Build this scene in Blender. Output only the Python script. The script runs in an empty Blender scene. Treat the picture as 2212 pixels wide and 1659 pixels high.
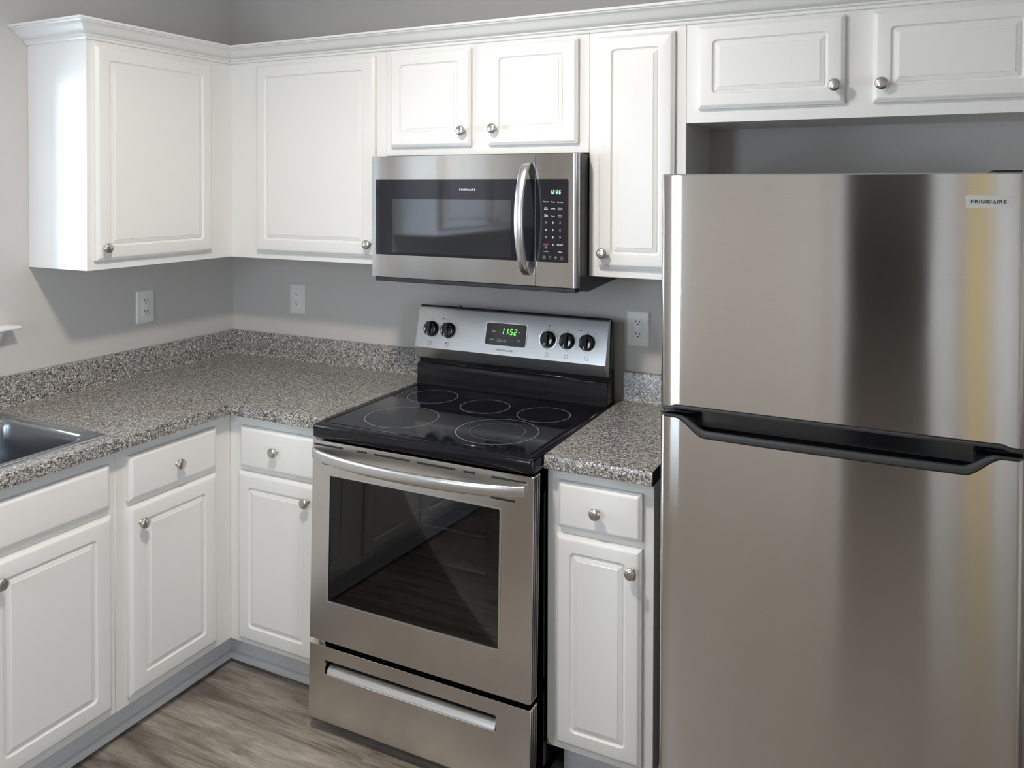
import bpy, bmesh, math
from mathutils import Vector, Matrix
from math import sin, cos, pi, radians

scene = bpy.context.scene
COL = scene.collection

# ------------------------------------------------------------------ camera
CAM = Vector((2.732551, -2.6566312, 1.64976155))
yaw, pitch, roll = radians(26.01145787), radians(-0.83916751), radians(0.1317179)
F = Vector((-sin(yaw) * cos(pitch), cos(yaw) * cos(pitch), sin(pitch)))
R0 = Vector((cos(yaw), sin(yaw), 0)); U0 = R0.cross(F)
R = cos(roll) * R0 + sin(roll) * U0; U = -sin(roll) * R0 + cos(roll) * U0
cam = bpy.data.cameras.new('camera'); camo = bpy.data.objects.new('camera', cam); COL.objects.link(camo)
camo.matrix_world = Matrix(((R.x, U.x, -F.x, CAM.x), (R.y, U.y, -F.y, CAM.y), (R.z, U.z, -F.z, CAM.z), (0, 0, 0, 1)))
cam.sensor_width = 36; cam.lens = 1744.3796 / 2212 * 36
cam.shift_x = (1106 - 1131.15) / 2212; cam.shift_y = (429.37 - 829.5) / 2212
cam.clip_start = 0.02
scene.camera = camo

# ------------------------------------------------------------------ world, window light, exposure
world = bpy.data.worlds.new('World'); scene.world = world; world.use_nodes = True
bg = world.node_tree.nodes['Background']
bg.inputs[0].default_value = (0.71, 0.84, 1.0, 1); bg.inputs[1].default_value = 15.0
RYW = -3.64
LAMP_POWER = 320.0         # emission of the opal ceiling globe over the kitchen
pl = bpy.data.lights.new('window_portal', 'AREA'); pl.shape = 'RECTANGLE'; pl.size = 0.87; pl.size_y = 0.86
pl.cycles.is_portal = True
plo = bpy.data.objects.new('window_portal', pl); COL.objects.link(plo)
plo.location = (-0.10, -1.435, 1.62); plo.rotation_euler = (0, radians(-90), 0)
p3 = bpy.data.lights.new('fill_window_portal', 'AREA'); p3.shape = 'RECTANGLE'; p3.size = 1.85; p3.size_y = 0.6  # portal for the added fill window on the right wall
p3.cycles.is_portal = True
p3o = bpy.data.objects.new('fill_window_portal', p3); COL.objects.link(p3o)
p3o.location = (4.59, -2.85, 1.175); p3o.rotation_euler = (0, radians(90), 0)
p2 = bpy.data.lights.new('rear_window_portal', 'AREA'); p2.shape = 'RECTANGLE'; p2.size = 0.50; p2.size_y = 1.18
p2.cycles.is_portal = True
p2o = bpy.data.objects.new('rear_window_portal', p2); COL.objects.link(p2o)
p2o.location = (1.16, RYW, 1.55); p2o.rotation_euler = (radians(90), 0, 0)
scene.view_settings.view_transform = 'Standard'; scene.view_settings.look = 'None'
scene.view_settings.gamma = 1.0; scene.view_settings.use_curve_mapping = False
scene.view_settings.exposure = 0.30
scene.cycles.max_bounces = 10; scene.cycles.diffuse_bounces = 5; scene.cycles.glossy_bounces = 6
scene.cycles.transparent_max_bounces = 12
scene.cycles.use_denoising = True
scene.cycles.sample_clamp_indirect = 8.0

FZ = -0.03  # floor level; counters sit 0.914 above z=0

# ------------------------------------------------------------------ materials
def new_mat(name):
    m = bpy.data.materials.new(name); m.use_nodes = True
    nt = m.node_tree; return m, nt, nt.nodes['Principled BSDF']

def simple(name, col, rough=0.5, metal=0.0, spec=0.5, coat=0.0, bump=None, emit=None, es=0.0):
    m, nt, p = new_mat(name)
    p.inputs['Base Color'].default_value = (*col, 1)
    p.inputs['Roughness'].default_value = rough; p.inputs['Metallic'].default_value = metal
    p.inputs['Specular IOR Level'].default_value = spec; p.inputs['Coat Weight'].default_value = coat
    if emit:
        p.inputs['Emission Color'].default_value = (*emit, 1); p.inputs['Emission Strength'].default_value = es
    if bump:
        tc = nt.nodes.new('ShaderNodeTexCoord'); n = nt.nodes.new('ShaderNodeTexNoise')
        n.inputs['Scale'].default_value = bump[0]; n.inputs['Detail'].default_value = 4
        b = nt.nodes.new('ShaderNodeBump'); b.inputs['Strength'].default_value = bump[1]; b.inputs['Distance'].default_value = 0.002
        nt.links.new(tc.outputs['Object'], n.inputs['Vector']); nt.links.new(n.outputs[0], b.inputs['Height'])
        nt.links.new(b.outputs[0], p.inputs['Normal'])
    return m

def steel(name, col=(0.66, 0.64, 0.615), rough=0.30, aniso=0.93, tz=(0, 0, 1), smudge=0.01, dirt=0.0, wave=0.0, groove=0.0):
    m, nt, p = new_mat(name); L = nt.links
    p.inputs['Metallic'].default_value = 1.0
    p.inputs['Anisotropic'].default_value = aniso
    c = nt.nodes.new('ShaderNodeCombineXYZ')
    for i in range(3): c.inputs[i].default_value = tz[i]
    L.new(c.outputs[0], p.inputs['Tangent'])
    tc = nt.nodes.new('ShaderNodeTexCoord')
    n = nt.nodes.new('ShaderNodeTexNoise'); n.inputs['Scale'].default_value = 7; n.inputs['Detail'].default_value = 5
    L.new(tc.outputs['Object'], n.inputs['Vector'])
    r = nt.nodes.new('ShaderNodeMapRange'); r.inputs['To Min'].default_value = rough - smudge; r.inputs['To Max'].default_value = rough + smudge
    L.new(n.outputs[0], r.inputs[0]); L.new(r.outputs[0], p.inputs['Roughness'])
    # fine horizontal brushing
    mp = nt.nodes.new('ShaderNodeMapping'); mp.inputs['Scale'].default_value = (6, 6, 900)
    pass
    n2 = nt.nodes.new('ShaderNodeTexNoise'); n2.inputs['Scale'].default_value = 1; n2.inputs['Detail'].default_value = 2
    L.new(tc.outputs['Object'], mp.inputs[0]); L.new(mp.outputs[0], n2.inputs['Vector'])
    mr = nt.nodes.new('ShaderNodeMapRange'); mr.inputs['To Min'].default_value = 0.94; mr.inputs['To Max'].default_value = 1.05
    L.new(n2.outputs[0], mr.inputs[0])
    mx = nt.nodes.new('ShaderNodeVectorMath'); mx.operation = 'SCALE'; mx.inputs[0].default_value = col
    L.new(mr.outputs[0], mx.inputs['Scale'])
    last = mx.outputs[0]
    if dirt > 0:  # greasy marks: patches with their own shape
        n3 = nt.nodes.new('ShaderNodeTexNoise'); n3.inputs['Scale'].default_value = 11; n3.inputs['Detail'].default_value = 7; n3.inputs['Roughness'].default_value = 0.65
        L.new(tc.outputs['Object'], n3.inputs['Vector'])
        cr = nt.nodes.new('ShaderNodeMapRange'); cr.inputs['From Min'].default_value = 0.55; cr.inputs['From Max'].default_value = 0.75
        cr.inputs['To Min'].default_value = 1.0; cr.inputs['To Max'].default_value = 1 - dirt
        L.new(n3.outputs[0], cr.inputs[0])
        m2 = nt.nodes.new('ShaderNodeVectorMath'); m2.operation = 'SCALE'
        L.new(last, m2.inputs[0]); L.new(cr.outputs[0], m2.inputs['Scale']); last = m2.outputs[0]
    L.new(last, p.inputs['Base Color'])
    # brushing: microscopic horizontal grooves tilt the surface up and down, hardly sideways
    geo = nt.nodes.new('ShaderNodeNewGeometry'); nrm = geo.outputs['Normal']
    if wave > 0:
        mp3 = nt.nodes.new('ShaderNodeMapping'); mp3.inputs['Scale'].default_value = (1.0, 1.0, 1.6)
        n4 = nt.nodes.new('ShaderNodeTexNoise'); n4.inputs['Scale'].default_value = 2.2; n4.inputs['Detail'].default_value = 1
        b = nt.nodes.new('ShaderNodeBump'); b.inputs['Strength'].default_value = wave; b.inputs['Distance'].default_value = 0.02
        L.new(tc.outputs['Object'], mp3.inputs[0]); L.new(mp3.outputs[0], n4.inputs['Vector']); L.new(n4.outputs[0], b.inputs['Height'])
        nrm = b.outputs[0]
    if groove > 0:
        v3 = nt.nodes.new('ShaderNodeVectorMath'); v3.operation = 'SCALE'; v3.inputs['Scale'].default_value = 7919.0
        L.new(geo.outputs['Position'], v3.inputs[0])
        wn = nt.nodes.new('ShaderNodeTexWhiteNoise'); wn.noise_dimensions = '3D'; L.new(v3.outputs[0], wn.inputs['Vector'])
        sp = nt.nodes.new('ShaderNodeSeparateColor'); L.new(wn.outputs['Color'], sp.inputs[0])
        a1 = nt.nodes.new('ShaderNodeMath'); a1.operation = 'ADD'; L.new(sp.outputs[0], a1.inputs[0]); L.new(sp.outputs[1], a1.inputs[1])
        a2 = nt.nodes.new('ShaderNodeMath'); a2.operation = 'SUBTRACT'; a2.inputs[1].default_value = 1.0; L.new(a1.outputs[0], a2.inputs[0])
        a3 = nt.nodes.new('ShaderNodeMath'); a3.operation = 'MULTIPLY'; a3.inputs[1].default_value = groove; L.new(a2.outputs[0], a3.inputs[0])
        cb = nt.nodes.new('ShaderNodeCombineXYZ'); L.new(a3.outputs[0], cb.inputs[2])
        ad = nt.nodes.new('ShaderNodeVectorMath'); ad.operation = 'ADD'; L.new(nrm, ad.inputs[0]); L.new(cb.outputs[0], ad.inputs[1])
        nm = nt.nodes.new('ShaderNodeVectorMath'); nm.operation = 'NORMALIZE'; L.new(ad.outputs[0], nm.inputs[0]); nrm = nm.outputs[0]
    if groove > 0 or wave > 0: L.new(nrm, p.inputs['Normal'])
    return m

def laminate(name):
    """printed speckle: small wormy flakes of black, brown, tan and off-white"""
    m, nt, p = new_mat(name); L = nt.links
    tc = nt.nodes.new('ShaderNodeTexCoord')
    n = nt.nodes.new('ShaderNodeTexNoise'); n.inputs['Scale'].default_value = 210; n.inputs['Detail'].default_value = 1
    L.new(tc.outputs['Object'], n.inputs['Vector'])
    wv = nt.nodes.new('ShaderNodeVectorMath'); wv.operation = 'MULTIPLY_ADD'; wv.inputs[1].default_value = (0.012, 0.012, 0.012)
    L.new(n.outputs['Color'], wv.inputs[0]); L.new(tc.outputs['Object'], wv.inputs[2])
    v = nt.nodes.new('ShaderNodeTexVoronoi'); v.inputs['Scale'].default_value = 370; L.new(wv.outputs[0], v.inputs['Vector'])
    sp = nt.nodes.new('ShaderNodeSeparateColor'); L.new(v.outputs['Color'], sp.inputs[0])
    cr = nt.nodes.new('ShaderNodeValToRGB'); e = cr.color_ramp; e.interpolation = 'CONSTANT'
    stops = [(0.0, (0.014, 0.013, 0.015)), (0.25, (0.055, 0.05, 0.05)), (0.36, (0.15, 0.128, 0.105)), (0.48, (0.255, 0.245, 0.235)),
             (0.61, (0.40, 0.355, 0.285)), (0.74, (0.54, 0.515, 0.465)), (0.87, (0.72, 0.71, 0.69))]
    e.elements[0].position = 0; e.elements[0].color = (*stops[0][1], 1)
    e.elements[1].position = stops[-1][0]; e.elements[1].color = (*stops[-1][1], 1)
    for q_, c in stops[1:-1]:
        q = e.elements.new(q_); q.color = (*c, 1)
    L.new(sp.outputs[0], cr.inputs[0]); L.new(cr.outputs[0], p.inputs['Base Color'])
    p.inputs['Roughness'].default_value = 0.30; p.inputs['Specular IOR Level'].default_value = 0.8
    return m

def wood_floor(name):
    m, nt, p = new_mat(name); L = nt.links
    tc = nt.nodes.new('ShaderNodeTexCoord')
    off = nt.nodes.new('ShaderNodeMapping'); off.inputs['Location'].default_value = (0.503, 0.045, 0)
    L.new(tc.outputs['Object'], off.inputs[0])
    br = nt.nodes.new('ShaderNodeTexBrick'); br.inputs['Scale'].default_value = 1
    br.inputs['Brick Width'].default_value = 1.22; br.inputs['Row Height'].default_value = 0.18
    br.inputs['Mortar Size'].default_value = 0.0009; br.inputs['Mortar Smooth'].default_value = 0.1; br.inputs['Bias'].default_value = 0.0
    br.offset = 0.37; br.squash = 1.0
    br.inputs['Color1'].default_value = (0.0, 0.0, 0.0, 1); br.inputs['Color2'].default_value = (1, 1, 1, 1); br.inputs['Mortar'].default_value = (0.35, 0.35, 0.35, 1)
    L.new(off.outputs[0], br.inputs['Vector'])
    # grain stretched along the planks, shifted per plank
    add = nt.nodes.new('ShaderNodeVectorMath'); add.operation = 'MULTIPLY_ADD'
    add.inputs[1].default_value = (3.1, 5.7, 0); L.new(br.outputs['Color'], add.inputs[0]); L.new(off.outputs[0], add.inputs[2])
    mp = nt.nodes.new('ShaderNodeMapping'); mp.inputs['Scale'].default_value = (0.9, 10, 1)
    L.new(add.outputs[0], mp.inputs[0])
    n = nt.nodes.new('ShaderNodeTexNoise'); n.inputs['Scale'].default_value = 1.6; n.inputs['Detail'].default_value = 9
    n.inputs['Roughness'].default_value = 0.66; n.inputs['Distortion'].default_value = 1.4
    L.new(mp.outputs[0], n.inputs['Vector'])
    cr = nt.nodes.new('ShaderNodeValToRGB'); e = cr.color_ramp
    e.elements[0].position = 0.30; e.elements[0].color = (0.13, 0.105, 0.082, 1)
    e.elements[1].position = 0.72; e.elements[1].color = (0.50, 0.445, 0.38, 1)
    for s, c in ((0.42, (0.225, 0.185, 0.15)), (0.50, (0.32, 0.275, 0.23)), (0.58, (0.40, 0.35, 0.295))):
        q = e.elements.new(s); q.color = (*c, 1)
    L.new(n.outputs[0], cr.inputs[0])
    n2 = nt.nodes.new('ShaderNodeTexNoise'); n2.inputs['Scale'].default_value = 9; n2.inputs['Detail'].default_value = 6
    mp2 = nt.nodes.new('ShaderNodeMapping'); mp2.inputs['Scale'].default_value = (2, 26, 1)
    L.new(add.outputs[0], mp2.inputs[0]); L.new(mp2.outputs[0], n2.inputs['Vector'])
    mr = nt.nodes.new('ShaderNodeMapRange'); mr.inputs['From Min'].default_value = 0.3; mr.inputs['From Max'].default_value = 0.7
    mr.inputs['To Min'].default_value = 0.74; mr.inputs['To Max'].default_value = 1.2
    L.new(n2.outputs[0], mr.inputs[0])
    s1 = nt.nodes.new('ShaderNodeVectorMath'); s1.operation = 'SCALE'; L.new(cr.outputs[0], s1.inputs[0]); L.new(mr.outputs[0], s1.inputs['Scale'])
    sx = nt.nodes.new('ShaderNodeSeparateColor'); L.new(br.outputs['Color'], sx.inputs[0])
    mr2 = nt.nodes.new('ShaderNodeMapRange'); mr2.inputs['To Min'].default_value = 0.68; mr2.inputs['To Max'].default_value = 0.95
    L.new(sx.outputs[0], mr2.inputs[0])
    s2 = nt.nodes.new('ShaderNodeVectorMath'); s2.operation = 'SCALE'; L.new(s1.outputs[0], s2.inputs[0]); L.new(mr2.outputs[0], s2.inputs['Scale'])
    L.new(s2.outputs[0], p.inputs['Base Color'])
    p.inputs['Roughness'].default_value = 0.42
    b = nt.nodes.new('ShaderNodeBump'); b.inputs['Strength'].default_value = 0.25; b.inputs['Distance'].default_value = 0.001
    L.new(n2.outputs[0], b.inputs['Height']); L.new(b.outputs[0], p.inputs['Normal'])
    return m

def tinted_glass(name, tint, refl_ior=1.5, rough=0.02):
    m, nt, p = new_mat(name); L = nt.links
    out = nt.nodes['Material Output']
    tr = nt.nodes.new('ShaderNodeBsdfTransparent'); tr.inputs[0].default_value = (*tint, 1)
    gl = nt.nodes.new('ShaderNodeBsdfGlossy'); gl.inputs['Roughness'].default_value = rough
    fr = nt.nodes.new('ShaderNodeFresnel'); fr.inputs[0].default_value = refl_ior
    mx = nt.nodes.new('ShaderNodeMixShader'); L.new(fr.outputs[0], mx.inputs[0]); L.new(tr.outputs[0], mx.inputs[1]); L.new(gl.outputs[0], mx.inputs[2])
    L.new(mx.outputs[0], out.inputs[0]); nt.nodes.remove(p)
    return m

M = dict(
    white=simple('white_paint', (0.81, 0.795, 0.755), 0.33, bump=(60, 0.02)),
    trim=simple('white_trim_paint', (0.80, 0.795, 0.78), 0.35),
    seam=simple('aged_paint_seam', (0.62, 0.53, 0.42), 0.6),
    wall=simple('greige_wall_paint', (0.565, 0.54, 0.51), 0.75, bump=(240, 0.12)),
    ceil=simple('ceiling_paint', (0.78, 0.77, 0.75), 0.9),
    rearwall=simple('rear_wall_paint', (0.80, 0.755, 0.705), 0.8),
    tan=simple('tan_door_paint', (0.82, 0.62, 0.32), 0.6),
    dark=simple('figure_recess_paint', (0.48, 0.44, 0.42), 0.8),  # lines the added recess mirrored in the refrigerator
    nickel=steel('brushed_nickel', (0.60, 0.57, 0.53), 0.28, 0.0),
    steel=steel('stainless_steel', (0.68, 0.66, 0.635), 0.09, 0.0, dirt=0.10, groove=0.16),
    steel_f=steel('fridge_stainless', (0.74, 0.72, 0.695), 0.075, 0.0, dirt=0.03, wave=0.03, groove=0.26),
    steel_c=steel('control_panel_steel', (0.66, 0.66, 0.66), 0.34, 0.0, groove=0.10),
    steel_h=steel('polished_steel', (0.70, 0.685, 0.67), 0.30, 0.0),
    steel_sink=steel('sink_steel', (0.50, 0.52, 0.55), 0.18, 0.0),
    lam=laminate('speckled_laminate'),
    floor=wood_floor('plank_floor'),
    black=simple('black_enamel', (0.006, 0.006, 0.008), 0.13, spec=0.4),
    blackm=simple('black_plastic', (0.012, 0.012, 0.013), 0.38),
    blackg=simple('black_gloss_plastic', (0.010, 0.010, 0.012), 0.12, spec=0.6),
    glass=simple('black_ceramic_glass', (0.008, 0.008, 0.012), 0.05, spec=0.75),
    mwglass=simple('microwave_black_glass', (0.012, 0.013, 0.018), 0.05, spec=0.6),
    mwwin=simple('microwave_window_glass', (0.17, 0.175, 0.19), 0.05, metal=1.0),
    ovglass=tinted_glass('oven_window_glass', (0.50, 0.50, 0.52), 1.6),
    pane=tinted_glass('clear_pane', (0.96, 0.97, 0.97), 1.45),
    cavity=simple('oven_cavity_enamel', (0.17, 0.17, 0.18), 0.35),
    chrome=simple('chrome_wire', (0.92, 0.91, 0.89), 0.25, metal=0.0),
    gray=simple('gray_plastic', (0.05, 0.05, 0.05), 0.42),
    cap=simple('black_raw_edge', (0.012, 0.011, 0.010), 0.8),
    plate=simple('outlet_plastic', (0.78, 0.765, 0.72), 0.35),
    recept=simple('receptacle_plastic', (0.84, 0.83, 0.79), 0.3),
    slot=simple('slot_black', (0.01, 0.01, 0.01), 0.7),
    ring=simple('burner_line_gray', (0.30, 0.30, 0.31), 0.3),
    ink=simple('black_print', (0.02, 0.02, 0.02), 0.5),
    wprint=simple('white_print', (0.75, 0.75, 0.75), 0.5),
    gprint=simple('gray_print', (0.33, 0.33, 0.33), 0.5),
    rprint=simple('red_print', (0.62, 0.10, 0.06), 0.5),
    dred=simple('dim_red_print', (0.22, 0.06, 0.04), 0.5),
    led=simple('green_led', (0.05, 0.3, 0.03), 0.5, emit=(0.12, 1.0, 0.06), es=2.2),
    ledw=simple('pale_green_led', (0.3, 0.6, 0.35), 0.5, emit=(0.35, 1.0, 0.45), es=1.3),
    badge=simple('silver_badge', (0.68, 0.67, 0.65), 0.35, metal=0.6),
    rawwood=simple('chipped_particle_board', (0.30, 0.17, 0.07), 0.9),
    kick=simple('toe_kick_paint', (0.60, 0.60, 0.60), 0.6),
    globe=simple('opal_globe', (0.9, 0.9, 0.88), 0.3, emit=(1.0, 0.905, 0.82), es=LAMP_POWER),
)

# ------------------------------------------------------------------ builders
class MB:
    def __init__(s): s.v = []; s.f = []; s.mi = []; s.mats = []
    def _m(s, m):
        if m is None: return 0
        if m not in s.mats: s.mats.append(m)
        return s.mats.index(m)
    def add(s, vs, fs, m=None):
        b = len(s.v); s.v += [tuple(v) for v in vs]; i = s._m(m)
        for f in fs: s.f.append(tuple(b + k for k in f)); s.mi.append(i)
        return s
    def box(s, x0, x1, y0, y1, z0, z1, m=None):
        vs = [(x, y, z) for z in (z0, z1) for y in (y0, y1) for x in (x0, x1)]
        return s.add(vs, [(0, 2, 3, 1), (4, 5, 7, 6), (0, 1, 5, 4), (2, 6, 7, 3), (0, 4, 6, 2), (1, 3, 7, 5)], m)
    def prism(s, pts, fn, a, b, m=None):
        n = len(pts); vs = [fn(p, a) for p in pts] + [fn(p, b) for p in pts]
        fs = [tuple(range(n))[::-1], tuple(range(n, 2 * n))] + [(i, (i + 1) % n, n + (i + 1) % n, n + i) for i in range(n)]
        return s.add(vs, fs, m)
    def rings(s, loops, m=None, cap0=True, cap1=True):
        n = len(loops[0]); vs = [p for l in loops for p in l]; fs = []
        for k in range(len(loops) - 1):
            for i in range(n):
                j = (i + 1) % n; fs.append((k * n + i, k * n + j, (k + 1) * n + j, (k + 1) * n + i))
        if cap0: fs.append(tuple(range(n))[::-1])
        if cap1: fs.append(tuple((len(loops) - 1) * n + i for i in range(n)))
        return s.add(vs, fs, m)
    def lathe(s, prof, c, ax, m=None, n=28, cap0=True, cap1=True):
        ax = Vector(ax).normalized(); t = Vector((0, 0, 1)) if abs(ax.z) < 0.9 else Vector((1, 0, 0))
        e1 = ax.cross(t).normalized(); e2 = ax.cross(e1); c = Vector(c)
        return s.rings([[c + ax * h + e1 * (r * cos(2 * pi * i / n)) + e2 * (r * sin(2 * pi * i / n)) for i in range(n)] for r, h in prof], m, cap0, cap1)
    def tube(s, path, r, m=None, n=8):
        path = [Vector(p) for p in path]; loops = []
        for i, p in enumerate(path):
            d = (path[min(i + 1, len(path) - 1)] - path[max(i - 1, 0)]).normalized()
            t = Vector((0, 0, 1)) if abs(d.z) < 0.9 else Vector((1, 0, 0))
            e1 = d.cross(t).normalized(); e2 = d.cross(e1)
            loops.append([p + e1 * (r * cos(2 * pi * k / n)) + e2 * (r * sin(2 * pi * k / n)) for k in range(n)])
        return s.rings(loops, m)
    def map(s, fn): s.v = [tuple(fn(v)) for v in s.v]; return s
    def build(s, name, mat=None, parent=None, bevel=0, smooth=None, seg=2, recalc=True):
        base = Vector((0, 0, 0)); q = parent
        while q is not None: base += q.location; q = q.parent
        me = bpy.data.meshes.new(name)
        if parent is None:
            xs, ys, zs = zip(*s.v)
            base = Vector(((min(xs) + max(xs)) / 2, (min(ys) + max(ys)) / 2, min(zs))); loc = base
        else: loc = Vector((0, 0, 0))
        me.from_pydata([tuple(Vector(v) - base) for v in s.v], [], s.f)
        mats = s.mats if s.mats else [mat]
        for mm in mats: me.materials.append(mm)
        if s.mats: me.polygons.foreach_set('material_index', s.mi)
        me.update()
        if recalc:
            bm = bmesh.new(); bm.from_mesh(me); bmesh.ops.recalc_face_normals(bm, faces=bm.faces); bm.to_mesh(me); bm.free()
        if smooth is not None:
            me.shade_smooth(); me.set_sharp_from_angle(angle=radians(smooth))
        o = bpy.data.objects.new(name, me); COL.objects.link(o); o.parent = parent; o.location = loc
        if bevel:
            b = o.modifiers.new('bevel', 'BEVEL'); b.width = bevel; b.segments = seg; b.limit_method = 'ANGLE'; b.angle_limit = radians(35)
            b.harden_normals = False
            me.shade_smooth(); me.set_sharp_from_angle(angle=radians(30))
        return o

def tag(o, label=None, cat=None, group=None, kind=None):
    if label: o['label'] = label
    if cat: o['category'] = cat
    if group: o['group'] = group
    if kind: o['kind'] = kind
    return o

def empty(name, loc, label, cat, group=None, kind=None):
    o = bpy.data.objects.new(name, None); o.empty_display_size = 0.1; COL.objects.link(o); o.location = loc
    return tag(o, label, cat, group, kind)

def rrect(u0, u1, v0, v1, r, n=6):
    r = max(r, 1e-5); pts = []
    for cx, cy, a0 in ((u1 - r, v1 - r, 0), (u0 + r, v1 - r, 90), (u0 + r, v0 + r, 180), (u1 - r, v0 + r, 270)):
        for k in range(n):
            a = radians(a0 + 90 * k / (n - 1)); pts.append((cx + r * cos(a), cy + r * sin(a)))
    return pts

class FR:
    """a local frame: u to the right, v up, w out of the surface"""
    def __init__(s, o, u, v, w): s.o = Vector(o); s.u = Vector(u); s.v = Vector(v); s.w = Vector(w)
    def __call__(s, u, v, w=0): return s.o + s.u * u + s.v * v + s.w * w
BACK = lambda y: FR((0, y, 0), (1, 0, 0), (0, 0, 1), (0, -1, 0))     # faces of the back run: u = x
LEFT = lambda x: FR((x, 0, 0), (0, 1, 0), (0, 0, 1), (1, 0, 0))      # faces of the left run: u = y

def text_mesh(mb, s, fr, u, v, size, m, w=0.0004, align='CENTER', bold=0.0, stretch=1.0, lean=0.0, space=1.0):
    c = bpy.data.curves.new('t', 'FONT'); c.body = s; c.size = size; c.align_x = align; c.align_y = 'CENTER'
    c.offset = bold; c.resolution_u = 3; c.space_line = 0.85; c.shear = lean; c.space_character = space
    o = bpy.data.objects.new('t', c); COL.objects.link(o); bpy.context.view_layer.update()
    me = o.to_mesh()
    mb.add([fr(u + p.co.x * stretch, v + p.co.y, w) for p in me.vertices], [tuple(f.vertices) for f in me.polygons], m)
    o.to_mesh_clear(); bpy.data.objects.remove(o); bpy.data.curves.remove(c)

SEG = {'0': 'abcdef', '1': 'bc', '2': 'abged', '5': 'afgcd', '6': 'afgedc'}
def seven(mb, s, fr, u, v, h, m, w=0.0004, lean=0.13):
    wd = h * 0.5; t = h * 0.13; adv = h * 0.78
    def q(a, b, c, d):
        mb.add([fr(u + x + lean * y, v + y, w) for x, y in ((a, c), (b, c), (b, d), (a, d))], [(0, 1, 2, 3)], m)
    for ch in s:
        if ch == ':':
            q(0, t, h * 0.25, h * 0.25 + t); q(0, t, h * 0.65, h * 0.65 + t); u += h * 0.28; continue
        if ch == '.':
            q(-t, 0, h * 0.25, h * 0.25 + t); u += t; continue
        for g in SEG[ch]:
            {'a': lambda: q(t * .6, wd - t * .6, h - t, h), 'd': lambda: q(t * .6, wd - t * .6, 0, t), 'g': lambda: q(t * .6, wd - t * .6, h / 2 - t / 2, h / 2 + t / 2),
             'b': lambda: q(wd - t, wd, h / 2 + t * .3, h - t * .4), 'c': lambda: q(wd - t, wd, t * .4, h / 2 - t * .3),
             'f': lambda: q(0, t, h / 2 + t * .3, h - t * .4), 'e': lambda: q(0, t, t * .4, h / 2 - t * .3)}[g]()
        u += adv

def brand(mb, fr, uc, v, width, m, w=0.0004, bold=0.0):
    """FRIGIDAIRE with its open triangle A, wide letters"""
    letters = 'FRIGIDAIRE'; wts = [1, 1.05, .45, 1.15, .45, 1.15, 1.15, .45, 1.05, 1]
    tot = sum(wts); u = uc - width / 2; h = width * 0.100
    for ch, k in zip(letters, wts):
        cw = width / tot * k; cx = u + cw / 2
        if ch == 'A':
            t = h * 0.16; a = cw * 0.42
            P = lambda x, y: fr(cx + x, v + y, w)
            o = [(-a, -h / 2), (a, -h / 2), (0, h / 2)]; i = [(-a + t * 2.0, -h / 2 + t), (a - t * 2.0, -h / 2 + t), (0, h / 2 - t * 2.3)]
            mb.add([P(*p) for p in o + i], [(0, 1, 4, 3), (1, 2, 5, 4), (2, 0, 3, 5)], m)
        else: text_mesh(mb, ch, fr, cx, v, h / 0.73, m, w, bold=bold, stretch=1.18 if ch != 'I' else 1.0)
        u += cw

# ------------------------------------------------------------------ cabinet pieces
def panel_door(fr, u0, u1, v0, v1, parent, marg=0.042, name='door', field=True):
    prof = [(0, 0.0, 0.0008), (0, 0.0125, 0.001), (0.0022, 0.0140, 0.002), (0.0045, 0.0150, 0.003), (0.0065, 0.0176, 0.004), (0.0095, 0.0192, 0.005), (0.0125, 0.0198, 0.005)]
    if field:
        prof += [(marg, 0.0198, 0.014), (marg + 0.0016, 0.0176, 0.0125), (marg + 0.0045, 0.0150, 0.010), (marg + 0.0082, 0.0144, 0.006),
                 (marg + 0.0092, 0.0160, 0.001), (marg + 0.0150, 0.0176, 0.001), (marg + 0.0205, 0.0188, 0.001), (marg + 0.0215, 0.0200, 0.001)]
    mb = MB(); mb.rings([[fr(u, v, w) for u, v in rrect(u0 + i, u1 - i, v0 + i, v1 - i, r)] for i, w, r in prof])
    return mb.build(name, M['white'], parent, smooth=28)

def knob(fr, u, v, parent, w0=0.0198):
    mb = MB(); prof = [(0.0080, -0.001), (0.0082, 0.0015), (0.0070, 0.003), (0.0052, 0.0045), (0.0050, 0.011), (0.0068, 0.0135), (0.0125, 0.0160),
                       (0.0158, 0.0185), (0.0166, 0.0212), (0.0156, 0.0240), (0.0120, 0.0262), (0.0065, 0.0275), (0.0008, 0.0279)]
    mb.lathe(prof, fr(u, v, w0), fr.w)
    return mb.build('knob', M['nickel'], parent, smooth=60)

D = 0.303; ZU = 1.3717; ZT = 2.136; YL = -0.9185

def cabinet(name, label, cat, box, doors, drawers=(), kick=None, group=None, body_mat=None):
    """box = x0,x1,y0,y1,z0,z1; doors/drawers = (frame, u0,u1,v0,v1, knob or None, margin)"""
    x0, x1, y0, y1, z0, z1 = box
    root = empty(name, ((x0 + x1) / 2, (y0 + y1) / 2, z0 if kick is None else FZ), label, cat, group)
    b = MB().box(*box); b.build('body', body_mat or M['white'], root, bevel=0.0012, seg=1)
    for fr, u0, u1, v0, v1, kn, mg in doors:
        d = panel_door(fr, u0, u1, v0, v1, root, mg)
        if kn: knob(fr, kn[0], kn[1], d)
    for fr, u0, u1, v0, v1, kn in drawers:
        d = panel_door(fr, u0, u1, v0, v1, root, name='drawer' if kn else 'false_front', field=False)
        if kn: knob(fr, kn[0], kn[1], d)
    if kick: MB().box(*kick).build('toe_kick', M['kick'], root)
    return root

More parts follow.
